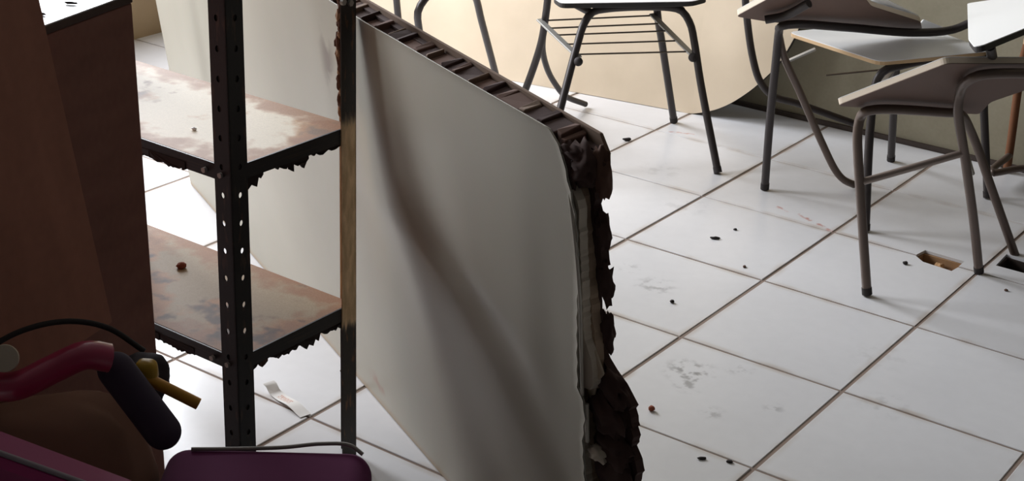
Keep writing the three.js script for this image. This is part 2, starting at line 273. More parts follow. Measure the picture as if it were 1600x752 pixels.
{ // middle chair with the wire rack
  const t = thing('school_chair', 'school chair with a wire rack under its seat, before the cream table top', 'chair', [0, 0, 0.2], 'metal framed school chairs');
  const f = [[0.345, 0.004, 0.217], [0.236, 0.243, 0.166], [0.189, 0.353, 0.139], [0.167, 0.399, 0.13], [0.139, 0.434, 0.135], [0.111, 0.444, 0.155], [-0.028, 0.442, 0.295], [-0.052, 0.433, 0.325], [-0.06, 0.402, 0.353], [-0.057, 0.349, 0.386], [-0.024, 0.004, 0.583]];
  const ff = part(t, 'front_leg_frame', tube(f, R1), MAT.tubeM);
  const br = [[0.007, 0.004, -0.099], [0.018, 0.287, 0.028], [0.023, 0.408, 0.082], [0.01, 0.60, 0.09], [-0.03, 0.84, 0.06]], bl = [[-0.357, 0.004, 0.287], [-0.274, 0.207, 0.298], [-0.238, 0.307, 0.308], [-0.217, 0.383, 0.323], [-0.192, 0.489, 0.349], [-0.23, 0.84, 0.33]];
  const fr = part(t, 'back_leg', tube(br, R1), MAT.tubeM), fl = part(t, 'back_leg', tube(bl, R1), MAT.tubeM);
  for (const [o, a, b] of [[ff, f[0], f[1]], [ff, f[10], f[9]], [fr, br[0], br[1]], [fl, bl[0], bl[1]]]) part(o, 'rubber_foot', foot(a, b), MAT.rubber);
  part(t, 'curved_leg', tube([[-0.229, 0.335, 0.313], [-0.262, 0.263, 0.264], [-0.285, 0.182, 0.199], [-0.295, 0.121, 0.139], [-0.298, 0.067, 0.077], [-0.292, 0.012, -0.036]], 0.0095), MAT.tubeM);
  const A0 = [-0.23, 0.383, 0.337], A1 = [-0.043, 0.315, 0.394], B0 = [0.009, 0.394, 0.09], B1 = [0.196, 0.318, 0.156];
  part(t, 'rack_bar', bar(A0, A1, 0.02, 0.006), MAT.galv); part(t, 'rack_bar', bar(B0, B1, 0.02, 0.006), MAT.galv);
  for (const k of [0.04, 0.24, 0.42, 0.66, 0.92]) part(t, 'rack_wire', tube([V(A0).lerp(V(A1), k).toArray(), V(B0).lerp(V(B1), k).toArray()], 0.0026), MAT.wire);
  for (const p of [[-0.035, 0.308, 0.41], [0.2, 0.312, 0.16]]) part(t, 'knob', new THREE.SphereGeometry(0.0135, 12, 8).translate(...p), MAT.rubber);
  part(t, 'side_rail', tube([[-0.19, 0.456, 0.30], [-0.054, 0.433, 0.327]], R1), MAT.tubeM);
  part(t, 'side_rail', tube([[0.02, 0.45, 0.09], [0.139, 0.437, 0.137]], R1), MAT.tubeM);
  const seat = [[-0.15, 0.468, 0.38], [-0.10, 0.468, 0.415], [0.17, 0.468, 0.135], [0.18, 0.468, 0.06], [-0.05, 0.468, -0.06], [-0.27, 0.468, 0.19]];
  part(part(t, 'seat', plate(seat, -0.014, 0, [0, 1, 0], 0.02), MAT.band, 'dark seat edge'), 'seat_laminate', plate(seat, 0, 0.0015, [0, 1, 0], 0.02, 0.0003), MAT.laminate, 'white laminate');
  part(t, 'backrest', plate([[-0.225, 0.66, 0.345], [-0.02, 0.66, 0.10], [-0.035, 0.84, 0.085], [-0.24, 0.84, 0.33]], 0, 0.012, CAM, 0.03), MAT.laminate);
}
{ // chair at the far left, mostly out of view
  const t = thing('school_chair', 'school chair showing only two dark legs above the torn board, leftmost of the chairs', 'chair', [-0.6, 0, 0.2], 'metal framed school chairs');
  const u = [[-0.66, 0.004, -0.05], [-0.582, 0.28, 0.155], [-0.553, 0.374, 0.227], [-0.53, 0.427, 0.305], [-0.512, 0.452, 0.449], [-0.511, 0.435, 0.521], [-0.521, 0.399, 0.546], [-0.547, 0.32, 0.509], [-0.659, 0.004, 0.317]];
  const lf = part(t, 'leg_frame', tube(u, R1), MAT.tubeM); part(lf, 'rubber_foot', foot(u[0], u[1]), MAT.rubber); part(lf, 'rubber_foot', foot(u[8], u[7]), MAT.rubber);
  const seat = [[-0.51, 0.478, 0.52], [-0.54, 0.478, 0.28], [-0.85, 0.478, 0.26], [-0.83, 0.478, 0.56]];
  part(t, 'seat', plate(seat, -0.014, 0, [0, 1, 0], 0.03), MAT.ply);
  const u2 = [[-0.95, 0.004, 0.10], [-0.9, 0.3, 0.2], [-0.84, 0.44, 0.28], [-0.82, 0.452, 0.4], [-0.83, 0.43, 0.52], [-0.9, 0.25, 0.5], [-0.98, 0.004, 0.42]];
  part(t, 'leg_frame', tube(u2, R1), MAT.tubeM);
}
{ // rusty leg and low bar at the right rear
  const t = thing('school_chair', 'school chair showing only a rusty brown leg and low bar by the wall', 'chair', [1.03, 0, -0.34], 'metal framed school chairs');
  const l = [[0.999, 0.004, -0.365], [1.004, 0.411, -0.355], [1.06, 0.45, -0.3], [1.3, 0.45, -0.1]];
  part(t, 'leg', tube(l, 0.0125), MAT.tubeRust);
  part(t, 'low_bar', tube([[1.001, 0.055, -0.36], [1.01, 0.052, -0.19], [1.085, 0.05, -0.31], [1.3, 0.05, -0.3]], 0.0105), MAT.tubeWorn);
  part(t, 'leg', tube([[1.3, 0.004, -0.32], [1.3, 0.25, -0.28], [1.3, 0.45, -0.1]], 0.0125), MAT.tubeRust);
  part(t, 'seat', plate([[1.03, 0.475, -0.33], [1.3, 0.475, -0.33], [1.33, 0.475, -0.06], [1.06, 0.475, -0.1]], -0.014, 0, [0, 1, 0], 0.03), MAT.ply);
}

// ---------- slotted metal shelf ----------
{
  const PX = 0.567, PZ = 2.352, DX = 0.92, DZ = 0.30, HT = 1.32, FL = 0.038, TH = 0.0024;
  const t = thing('shelf_unit', 'black slotted-angle metal shelf unit with two rusty stained shelves, in front of the torn board', 'shelf', [PX, 0, PZ]);
  const flange = (holes = true) => {                                          // one flange of a slotted angle, in its own plane, holes through it
    const s = new THREE.Shape(); s.moveTo(0, 0); s.lineTo(FL, 0); s.lineTo(FL, HT); s.lineTo(0, HT); s.closePath();
    if (holes) for (let y = 0.03; y < HT - 0.02; y += 0.05) { const h = new THREE.Path(); h.absellipse(FL * 0.55, y, 0.0042, 0.0055, 0, Math.PI * 2, true); s.holes.push(h); }
    return new THREE.ExtrudeGeometry(s, { depth: TH, bevelEnabled: false, curveSegments: 6 });
  };
  const rust = (dark, warm, amt, sd) => tex(64, 512, (u, v) => { const n = fbm(u * 3, v * 22, sd, 4), m = smooth(0.02, 0.22, n + amt); const g = (rnd() - 0.5) * 0.03; return mix3(dark, warm, m).map((x) => x + g); });
  const mf = M(0xffffff, 0.5, 0.25, { map: rust([0.15, 0.145, 0.155], [0.27, 0.21, 0.19], -0.12, 1) });
  const mr = M(0xffffff, 0.6, 0.1, { map: tex(64, 512, (u, v) => { const h = v * 1.32, n = fbm(u * 3, h * 20, 6, 4); const on = smooth(0.28, 0.30, h + n * 0.03) * smooth(0.71, 0.68, h + n * 0.03); const g = (rnd() - 0.5) * 0.04; const base = mix3([0.23, 0.21, 0.20], [0.44, 0.31, 0.22], smooth(0.1, 0.3, n)); return mix3(base, [0.88 + n * 0.25, 0.76 + n * 0.25, 0.60 + n * 0.25], on).map((x) => x + g); }) });
  const uvp = (g) => planarUV(g, (x) => x / FL, (x, y) => y / HT);
  const place = (g, x, z, sx, sz, along) => {                      // along x or z from the corner
    const m = along === 'x' ? new THREE.Matrix4().makeBasis(V([sx, 0, 0]), V([0, 1, 0]), V([0, 0, sz])) : new THREE.Matrix4().makeBasis(V([0, 0, sz]), V([0, 1, 0]), V([sx, 0, 0]));
    let q = g.clone().applyMatrix4(m); if (m.determinant() < 0) q = flip(q);
    return q.translate(x, 0, z);
  };
  const fp = uvp(flange(false));
  const post = (x, z, sx, sz, mat, label, fg = uvp(flange())) => part(t, 'post', mergeGeometries([place(fg, x, z, sx, sz, 'x'), place(fg, x, z, sx, sz, 'z')]), mat, label);
  post(PX, PZ, -1, -1, mf); const thinPost = post(PX, PZ - DZ - 0.005, -1, 1, mr, 'thin rear post with rust and pale paint', fp); post(PX - DX, PZ, 1, -1, mf); post(PX - DX, PZ - DZ - 0.005, 1, 1, mf);
  for (const [y0, y1] of [[0.0, 0.355], [0.64, 1.3]]) part(t, 'inner_angle', mergeGeometries([box(PX - FL, PX - TH - 0.0004, y0, y1, PZ - 2 * TH - 0.0004, PZ - TH - 0.0004), box(PX - 2 * TH - 0.0004, PX - TH - 0.0004, y0, y1, PZ - FL, PZ - 2 * TH - 0.0005)]), M(0x2b2523, 0.7));
  const stain = (sd, base, dark, amt) => tex(512, 192, (u, v) => {
    const x = u * DX, z = v * DZ, n = fbm(x * 7, z * 7, sd, 5), n2 = fbm(x * 22, z * 22, sd + 3, 4), n3 = fbm(x * 3, z * 3, sd + 9, 3);
    let c = mix3(base, [0.68, 0.49, 0.32], smooth(0.02, 0.22, n + amt * 0.35));
    c = mix3(c, dark, smooth(0.1, 0.3, n * 0.6 + n2 * 0.5 + n3 * 0.4 + amt * 0.3));
    const edge = Math.min(z, DZ - z, DX - x); c = mix3(c, [0.58, 0.39, 0.25], smooth(0.06, 0.008, edge + n2 * 0.09 + n * 0.03) * 0.8);
    const g = (rnd() - 0.5) * 0.06; return c.map((q) => q + g);
  });
  for (let i = 0; i < 20; i++) { const y = i < 20 ? 0.70 + i * 0.0115 : 0.36 + (i - 20) * 0.05, r = rr(0.004, 0.009), g = new THREE.IcosahedronGeometry(r, 1), p = g.attributes.position; for (let k = 0; k < p.count; k++) { const f = 1 + 0.6 * NZ.noise(p.getX(k) * 160 + i, p.getY(k) * 160, p.getZ(k) * 160); p.setXYZ(k, p.getX(k) * f * 0.7, p.getY(k) * f * 1.6, p.getZ(k) * f * 0.5); } g.computeVertexNormals(); part(thinPost, 'rust_flake', g.translate(i < 20 ? PX - FL + rr(-0.002, 0.004) : PX - FL * 0.3 * 0 + 0.001, y, i < 20 ? PZ - DZ - 0.002 : PZ - DZ + FL * 0.2), M(i % 3 ? 0x6a4636 : 0xa07a5c, 0.95)); }
  const shelf = (h, sd, base, dark, amt) => {
    const g = box(PX - DX + 0.004, PX - 0.004, h - 0.012, h, PZ - DZ + 0.0, PZ - 0.0085); planarUV(g, (x) => (x - PX + DX) / DX, (x, y, z) => (z - PZ + DZ) / DZ);
    const sh = part(t, 'shelf_board', g, M(0xffffff, 0.62, 0, { map: stain(sd, base, dark, amt) }), 'stained shelf board');
    const lip = 0.026;
    part(t, 'shelf_lip', box(PX - DX, PX - TH, h - lip, h + 0.001, PZ - 0.004 - 0.0015, PZ - TH), mf);
    part(t, 'shelf_lip', box(PX - 0.0055, PX - TH, h - lip, h + 0.001, PZ - DZ, PZ - TH), mf);
    part(t, 'shelf_lip', box(PX - DX, PX - TH, h - lip, h - 0.002, PZ - DZ - 0.002, PZ - DZ + 0.001), mf);
    const flake = (x, z, w, hh, dir, mt) => {                       // rotten material hanging out under the lip
      const s = new THREE.Shape(); s.moveTo(0, 0.012); const k = Math.max(4, Math.round(w / 0.006));
      for (let i = 0; i <= k; i++) s.lineTo(w * i / k, -hh * (0.25 + 0.75 * rnd()) * Math.sin(Math.PI * (0.15 + 0.7 * i / k)));
      s.lineTo(w, 0.012); const q = new THREE.ExtrudeGeometry(s, { depth: 0.006, bevelEnabled: false });
      const p = q.attributes.position; for (let i = 0; i < p.count; i++) p.setZ(i, p.getZ(i) + 0.006 * NZ.noise(p.getX(i) * 80, p.getY(i) * 80, h * 9)); q.computeVertexNormals();
      if (dir === 'z') q.rotateY(Math.PI / 2); q.translate(x, h - lip, z); part(sh, 'hanging_flake', q, mt);
    };
    const fd = M(0x2c2220, 0.9), fb = M(0x5b4134, 0.9);
    for (const [a, w, hh, m] of (h > 0.5 ? [[0.0, 0.07, 0.028, fd], [0.10, 0.06, 0.012, fd], [0.135, 0.045, 0.035, fd], [0.19, 0.10, 0.012, fd]] : [[0.0, 0.05, 0.012, fd], [0.05, 0.02, 0.028, fb], [0.075, 0.07, 0.018, fd], [0.13, 0.08, 0.026, fd], [0.2, 0.09, 0.02, fd]])) flake(PX - 0.012, PZ - 0.01 - a, w, hh, 'z', m);
    for (const [a, w, hh] of [[0.20, 0.09, 0.008], [0.32, 0.12, 0.008]]) flake(PX - a, PZ - 0.008, w, hh, 'x', fd);
    for (const [a, b] of [[0.012, 0], [0.05, 0]]) part(sh, 'bolt', new THREE.CylinderGeometry(0.005, 0.005, 0.006, 6).rotateX(Math.PI / 2).translate(PX - a - 0.01, h - 0.014, PZ + 0.002), MAT.galv);
  };
  shelf(0.68, 4, [0.88, 0.83, 0.74], [0.50, 0.38, 0.28], -0.08);
  shelf(0.33, 14, [0.64, 0.56, 0.44], [0.33, 0.23, 0.17], 0.12);
  for (const [x, y, z] of [[PX + 0.002, 0.905, PZ - DZ + 0.012], [PX + 0.002, 0.91, PZ - DZ + 0.03]]) part(t, 'bolt', new THREE.CylinderGeometry(0.006, 0.006, 0.006, 6).rotateZ(Math.PI / 2).translate(x, y, z), MAT.galv);
  t.quaternion.setFromAxisAngle(new THREE.Vector3(-0.6, 0, -0.8), 0.011);
}

{ // cardboard boxes on the half of the shelves behind the cabinet: their shade falls on the torn board
  const mk = (x0, x1, y0, h, z0, z1, label) => {
    const t = thing('cardboard_box', label, 'box', [(x0 + x1) / 2, y0, (z0 + z1) / 2]), m = M(0x8a6a4c, 0.85), w = 0.004;
    part(t, 'box_side', box(x0, x1, y0, y0 + h, z0, z0 + w), m); part(t, 'box_side', box(x0, x1, y0, y0 + h, z1 - w, z1), m); part(t, 'box_side', box(x0, x0 + w, y0, y0 + h, z0 + w, z1 - w), m); part(t, 'box_side', box(x1 - w, x1, y0, y0 + h, z0 + w, z1 - w), m);
    part(t, 'box_bottom', box(x0 + w, x1 - w, y0, y0 + w, z0 + w, z1 - w), m); part(t, 'box_flap', box(x0, (x0 + x1) / 2 - 0.001, y0 + h, y0 + h + w, z0, z1), m); part(t, 'box_flap', box((x0 + x1) / 2 + 0.001, x1, y0 + h, y0 + h + w, z0, z1), m);
  };
  mk(-0.31, -0.08, 0.691, 0.19, 2.065, 2.335, 'brown cardboard box on the upper shelf behind the cabinet');
  mk(-0.31, -0.02, 0.341, 0.25, 2.065, 2.335, 'brown cardboard box on the lower shelf behind the cabinet');
  mk(-0.31, 0.0, 0.001, 0.25, 2.065, 2.335, 'brown cardboard box on the floor under the shelves behind the cabinet');
}

// ---------- big torn board leaning on the shelf ----------
{
  const O = [-0.746, 0.002, 1.263], D = [0.897, 0, 0.443], U = [-0.054, 0.993, 0.109], mx = frameOf(O, D, U); // local x along the board, y up it, z out of its front
  const t = thing('warped_board', 'large warped white hollow board with a torn rotten right end, leaning lengthwise behind the shelf', 'board', [0.2, 0, 1.75]);
  const W = 2.27, H0 = 0.885, TH = 0.044;
  const skinEdge = [[-0.01, 2.262], [0.344, 2.262], [0.41, 2.264], [0.463, 2.278], [0.493, 2.272], [0.5, 2.26], [0.6, 2.268], [0.708, 2.282], [0.757, 2.283], [0.782, 2.28], [0.809, 2.272], [0.835, 2.262], [0.862, 2.252], [0.874, 2.238], [0.883, 2.222], [0.91, 2.215]];
  const sAt = (y) => { for (let i = 0; i + 1 < skinEdge.length; i++) if (y <= skinEdge[i + 1][0]) { const k = (y - skinEdge[i][0]) / (skinEdge[i + 1][0] - skinEdge[i][0]); return skinEdge[i][1] + k * (skinEdge[i + 1][1] - skinEdge[i][1]); } return 2.215; };
  const top = (x) => 0.862 + 0.036 * clamp((x - 0.6) / 1.6) + 0.004 * Math.sin(x * 3);
  const FOLD = [[0.9, 1.61], [0.834, 1.624], [0.656, 1.656], [0.584, 1.691], [0.531, 1.745], [0.507, 1.86], [0.436, 1.993], [0.347, 2.10], [0.293, 2.175], [0, 2.35]];
  const bulge = (x, y) => {                                         // the skin has come loose and swells between its edges
    const a = Math.sin(Math.PI * clamp(y / 0.9)) , r = smooth(1.2, 1.75, x) * smooth(2.27, 2.0, x);
    let s0 = FOLD[0][1]; for (let i = 0; i + 1 < FOLD.length; i++) if (y <= FOLD[i][0]) { const k = clamp((y - FOLD[i + 1][0]) / (FOLD[i][0] - FOLD[i + 1][0])); s0 = FOLD[i + 1][1] + k * (FOLD[i][1] - FOLD[i + 1][1]); }
    const q = x - s0, fold = 0.013 * a * smooth(-0.5, -0.05, q) * (1 - smooth(-0.04, 0.07, q)) + 0.010 * a * smooth(0.07, 0.28, q) * smooth(2.27, 2.1, x) + 0.006 * a * smooth(0.2, 0.36, x) * (1 - smooth(0.37, 0.43, x));
    return fold + 0.004 * a * r + 0.004 * a * fbm(x * 2.2, y * 2.2, 4, 2) + 0.006 * smooth(2.17, 2.28, x) * a;
  };
  const sheet = (z, sign, thick, fade) => {                         // thin curved skin with thickness
    const nx = 150, ny = 60, P = [], UV = [], I = [];
    for (let side = 0; side < 2; side++) for (let j = 0; j <= ny; j++) for (let i = 0; i <= nx; i++) {
      const v = j / ny, y0 = v * 0.885, xm = fade ? sAt(y0) + (j % 2 ? 0.0025 : -0.001) : W - 0.02, x = xm * i / nx, y = v * (top(x) - 0.001);
      P.push(x, y, z + sign * ((fade ? bulge(x, y) : 0) + (side ? 0 : thick))); UV.push(x, y);
    }
    const N = (nx + 1) * (ny + 1), q = (a, b, c, d, f) => f ? I.push(a, b, c, a, c, d) : I.push(a, c, b, a, d, c);
    for (let j = 0; j < ny; j++) for (let i = 0; i < nx; i++) { const a = j * (nx + 1) + i; q(a, a + 1, a + nx + 2, a + nx + 1, sign > 0); q(N + a, N + a + 1, N + a + nx + 2, N + a + nx + 1, sign < 0); }
    const strip = (ids, f) => { for (let k = 0; k + 1 < ids.length; k++) q(ids[k], ids[k] + N, ids[k + 1] + N, ids[k + 1], f); };
    strip([...Array(ny + 1).keys()].map((j) => j * (nx + 1) + nx), sign < 0); strip([...Array(ny + 1).keys()].map((j) => j * (nx + 1)), sign > 0);
    strip([...Array(nx + 1).keys()].map((i) => ny * (nx + 1) + i), sign > 0); strip([...Array(nx + 1).keys()], sign < 0);
    let g = new THREE.BufferGeometry(); g.setAttribute('position', new THREE.Float32BufferAttribute(P, 3)); g.setAttribute('uv', new THREE.Float32BufferAttribute(UV, 2)); g.setIndex(I); g.computeVertexNormals();
    return g.applyMatrix4(mx);
  };
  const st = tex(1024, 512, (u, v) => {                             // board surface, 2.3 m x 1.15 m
    const x = u * 2.3, y = v * 1.15; let k = fbm(x * 3, y * 3, 2, 4) * 0.04; let c = [0.715 + k, 0.69 + k, 0.63 + k];
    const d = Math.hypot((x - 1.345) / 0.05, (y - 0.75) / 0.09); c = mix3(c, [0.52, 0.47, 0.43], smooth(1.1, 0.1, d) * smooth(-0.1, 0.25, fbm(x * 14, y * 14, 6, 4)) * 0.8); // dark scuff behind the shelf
    const e = Math.hypot((x - 1.37) / 0.06, (y - 0.055) / 0.028); c = mix3(c, [0.66, 0.50, 0.44], smooth(1.0, 0.2, e) * smooth(-0.15, 0.2, fbm(x * 20, y * 20, 8, 3)) * 0.7); // brown scuff near the floor
    c = mix3(c, [0.62, 0.47, 0.33], smooth(0.02, 0.0, y) * 0.4);
    return c;
  });
  st.wrapS = st.wrapT = THREE.ClampToEdgeWrapping; st.repeat.set(1 / 2.3, 1 / 1.15);
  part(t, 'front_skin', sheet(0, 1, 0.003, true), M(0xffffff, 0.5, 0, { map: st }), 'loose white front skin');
  part(t, 'back_skin', sheet(-TH, -1, 0.002, false), M(0xcfc6b2, 0.6));
  const mDark = M(0x4a352f, 0.95), mMid = M(0x664a3d, 0.95), mPale = M(0xd6c9b6, 0.9), mTan = M(0xb8a088, 0.95), mFlap = M(0xc9b79f, 0.85);
  // inner filler, two layers with differently torn right edges
  const torn = (z0, z1, edge, jit, mat, name, label, y1 = H0 - 0.03) => {
    const s = new THREE.Shape(); s.moveTo(0.01, 0.004); let y = 0.004;
    s.lineTo(edge(y), y); while (y < y1) { y = Math.min(y1, y + rr(0.004, 0.012)); s.lineTo(edge(y) + rr(-jit, jit), y); }
    s.lineTo(0.01, y1 - 0.02); s.closePath();
    return part(t, name, new THREE.ExtrudeGeometry(s, { depth: z1 - z0, bevelEnabled: false }).translate(0, 0, z0).applyMatrix4(mx), mat, label);
  };
  const flapAt = (y) => 0.04 * smooth(0.49, 0.53, y) * smooth(0.60, 0.55, y);
  torn(-0.016, -0.0035, (y) => 2.262 + 0.006 * Math.sin(y * 9) + (y > 0.5 ? 0.012 : -0.02) + flapAt(y) * 0.5 - 0.05 * smooth(0.80, 0.86, y), 0.002, mPale, 'paper_layer', 'pale grey paper filling');
  torn(-0.030, -0.0165, (y) => 2.256 + 0.006 * Math.sin(y * 14) + (y > 0.5 ? 0.014 : -0.012) - 0.04 * smooth(0.80, 0.86, y), 0.003, mTan, 'paper_layer', 'brown paper filling');
  torn(-TH + 0.001, -0.0305, (y) => 2.270 - 0.010 * smooth(0.52, 0.56, y) * smooth(0.70, 0.64, y) + 0.014 * fbm(y * 12, 2, 3, 3) + 0.075 * smooth(0.56, 0.50, y) - 0.02 * smooth(0.1, 0.0, y) + 0.02 * smooth(0.8, 0.88, y) + 0.014 * smooth(0.66, 0.72, y) * smooth(0.8, 0.74, y), 0.007, mDark, 'rotten_core', 'dark rotten filling', H0 - 0.004);
  // lumps of rotten filling hanging out at the lower part and upper corner of the torn end
  const lump = (x, y, z, rx, ry, rz, mat, k) => { const g = new THREE.IcosahedronGeometry(1, 3), p = g.attributes.position; for (let i = 0; i < p.count; i++) { const a = p.getX(i), b = p.getY(i), c = p.getZ(i), f = 1 + 0.55 * NZ.noise(a * 2.2 + k, b * 2.2, c * 2.2) + 0.25 * NZ.noise(a * 6 + k, b * 6, c * 6); p.setXYZ(i, a * f * rx, b * f * ry, c * f * rz); } const h = mergeVertices(g.deleteAttribute('uv').deleteAttribute('normal'), 1e-5); h.computeVertexNormals(); part(t, 'rotten_lump', h.translate(x, y, z).applyMatrix4(mx), mat); };
  lump(2.275, 0.862, -0.018, 0.035, 0.030, 0.018, mDark, 1); lump(2.255, 0.845, -0.006, 0.012, 0.035, 0.006, mDark, 2); lump(2.30, 0.855, -0.03, 0.018, 0.035, 0.012, mMid, 3); lump(2.25, 0.872, -0.008, 0.02, 0.015, 0.010, mDark, 13);
  lump(2.30, 0.515, -0.028, 0.04, 0.025, 0.014, mDark, 4); lump(2.29, 0.47, -0.022, 0.045, 0.035, 0.016, mDark, 5); lump(2.30, 0.42, -0.025, 0.045, 0.035, 0.016, mDark, 6); lump(2.30, 0.36, -0.025, 0.05, 0.05, 0.016, mDark, 7); lump(2.28, 0.40, -0.008, 0.02, 0.012, 0.01, mPale, 8); lump(2.29, 0.27, -0.025, 0.045, 0.05, 0.016, mMid, 9);
  lump(2.285, 0.68, -0.035, 0.016, 0.03, 0.009, mDark, 10); lump(2.285, 0.76, -0.036, 0.014, 0.03, 0.009, mDark, 11); lump(2.283, 0.60, -0.035, 0.012, 0.03, 0.009, mDark, 12);
  // pale flap and a curled strip of skin at the torn end
  part(t, 'torn_flap', plate([[2.25, 0.60, 0], [2.285, 0.57, 0], [2.302, 0.545, 0], [2.28, 0.52, 0], [2.262, 0.47, 0], [2.25, 0.5, 0]].map((p) => V(p).applyMatrix4(mx).toArray()), -0.016, -0.012, CAM, 0.004), mFlap, 'pale torn flap');
  part(t, 'torn_strip', tube([[2.253, 0.85, -0.002], [2.272, 0.80, 0.004], [2.281, 0.74, 0.006], [2.284, 0.66, 0.007], [2.276, 0.58, 0.006], [2.268, 0.50, 0.005]].map((p) => V(p).applyMatrix4(mx).toArray()), 0.0026), M(0xcdc6b8, 0.6), 'curled white strip of skin');
  part(t, 'torn_strip', tube([[2.272, 0.485, 0.001], [2.276, 0.455, 0.005], [2.270, 0.42, 0.003]].map((p) => V(p).applyMatrix4(mx).toArray()), 0.0035), M(0xcdc6b8, 0.6), 'curled white strip of skin');
  // the open top edge: rows of filler cells, some crushed
  const cm = [mDark, mMid, M(0x6d5145, 0.95), M(0x4a3430, 0.95), M(0x8a7362, 0.9)];
  for (let x = 0.02, i = 0; x < 2.245; i++) {
    const thin = i % 2, w = Math.min(thin ? rr(0.006, 0.017) : rr(0.022, 0.058), 2.25 - x), y = top(x + w / 2), k = thin ? rr(0.0005, 0.003) : rr(0.004, 0.011), g = new RoundedBoxGeometry(w - 0.0005, 0.03, TH - 0.002 - (thin ? rr(0, 0.008) : 0.004), 2, 0.0025), p = g.attributes.position;
    for (let n = 0; n < p.count; n++) { const a = p.getX(n), b = p.getY(n), c = p.getZ(n); p.setXYZ(n, a + 0.25 * c * (thin ? 1 : 0.6), b + 0.004 * NZ.noise(a * 60 + i, b * 60, c * 60), c + 0.003 * NZ.noise(a * 50, i, c * 50)); } g.computeVertexNormals();
    part(t, 'filler_cell', g.translate(x + w / 2, y - 0.015 - k, -TH / 2 - 0.001).applyMatrix4(mx), thin ? cm[2 + (i * 7 % 3)] : cm[[0, 1, 3, 0, 2][(i >> 1) % 5]]); x += w;
  }
  part(t, 'back_edge_strip', plate([[0.01, 0.858, 0], [1.2, 0.878, 0], [2.28, 0.900, 0], [2.30, 0.875, 0], [1.2, 0.862, 0], [0.01, 0.845, 0]].map((p) => V(p).applyMatrix4(mx).toArray()), -TH - 0.003, -TH + 0.002, CAM, 0.002), M(0x7d6552, 0.9), 'brown strip along the rear top edge');
}

// ---------- brown cabinet, plank and the heap in the dark foreground ----------
const brownTex = (a, sd) => tex(256, 256, (u, v) => { const k = fbm(u * 4, v * 24, sd, 4) * 0.07 + fbm(u * 60, v * 60, sd, 2) * 0.04; return [a[0] + k, a[1] + k * 0.8, a[2] + k * 0.7]; });
const mBrown = M(0xffffff, 0.75, 0, { map: brownTex([0.54, 0.36, 0.31], 3) });
{
  const t = thing('cabinet', 'brown wooden cabinet with a white top, in shadow at the left edge of the photo', 'cabinet', [0.3, 0, 2.85]);
  const mx = frameOf([0.5435, 0, 2.5], [-0.97, 0, 0.24], [0, 1, 0]).multiply(new THREE.Matrix4().makeBasis(V([1, 0, 0]), V([0, 1, 0]), V([0, 0, -1])));
  // local: x to the left into the cabinet, y up, z toward the viewer along its side
  const B = (x0, x1, y0, y1, z0, z1, r = 0.003) => flip(new RoundedBoxGeometry(x1 - x0, y1 - y0, z1 - z0, 2, r).translate((x0 + x1) / 2, (y0 + y1) / 2, (z0 + z1) / 2).applyMatrix4(mx));
  part(t, 'side_panel', B(0, 0.02, 0, 0.982, 0, 0.62), mBrown); part(t, 'side_panel', B(0.70, 0.72, 0, 0.982, 0, 0.62), mBrown);
  part(t, 'back_panel', B(0.02, 0.70, 0.05, 0.982, 0, 0.015), mBrown); part(t, 'door', B(0.022, 0.359, 0.06, 0.965, 0.602, 0.62), mBrown); part(t, 'door', B(0.361, 0.698, 0.06, 0.965, 0.602, 0.62), mBrown);
  part(t, 'bottom_panel', B(0.02, 0.70, 0.05, 0.068, 0.015, 0.6), mBrown);
  const tp = part(t, 'top_panel', B(-0.001, 0.721, 0.982, 0.994, -0.001, 0.624, 0.002), M(0x4a352e, 0.7), 'dark top board');
  part(tp, 'top_laminate', B(0.0, 0.72, 0.994, 0.996, 0.0, 0.624, 0.0008), MAT.laminate, 'white laminate');
}
{
  const t = thing('plank', 'reddish brown plank leaning in front of the brown cabinet at the far left', 'plank', [0.65, 0, 2.8]);
  const pts = [[0.64, 1.108, 2.743], [0.616, 0.53, 2.64], [0.69, 0.53, 2.945], [0.694, 1.151, 2.96]];
  part(t, 'board', plate(pts, -0.014, 0, CAM, 0.003), M(0xffffff, 0.7, 0, { map: brownTex([0.66, 0.44, 0.36], 5) }));
}
function blob(cx, cy, cz, rx, ry, rz, pw, amp, k, turn = 0) {       // soft rounded-box body
  const g = new THREE.IcosahedronGeometry(1, 5), p = g.attributes.position;
  for (let i = 0; i < p.count; i++) {
    let x = p.getX(i), y = p.getY(i), z = p.getZ(i); const n = Math.pow(Math.pow(Math.abs(x), pw) + Math.pow(Math.abs(y), pw) + Math.pow(Math.abs(z), pw), 1 / pw); x /= n; y /= n; z /= n;
    const f = 1 + amp * (NZ.noise(x * 1.7 + k, y * 1.7, z * 1.7) + 0.4 * NZ.noise(x * 5 + k, y * 5, z * 5)); p.setXYZ(i, x * f * rx, y * f * ry, z * f * rz);
  }
  const h = mergeVertices(g.deleteAttribute('uv').deleteAttribute('normal'), 1e-5); h.computeVertexNormals(); return h.rotateY(turn).translate(cx, cy, cz);
}
const YAW = 0.635;                                                 // heading of the heap
const mSack = M(0x8a6350, 0.85);
solo('sack', blob(0.79, 0.278, 2.89, 0.135, 0.285, 0.10, 3.2, 0.07, 3, YAW), mSack, 'dark brown bulging sack at the lower left beside the cabinet', 'sack');
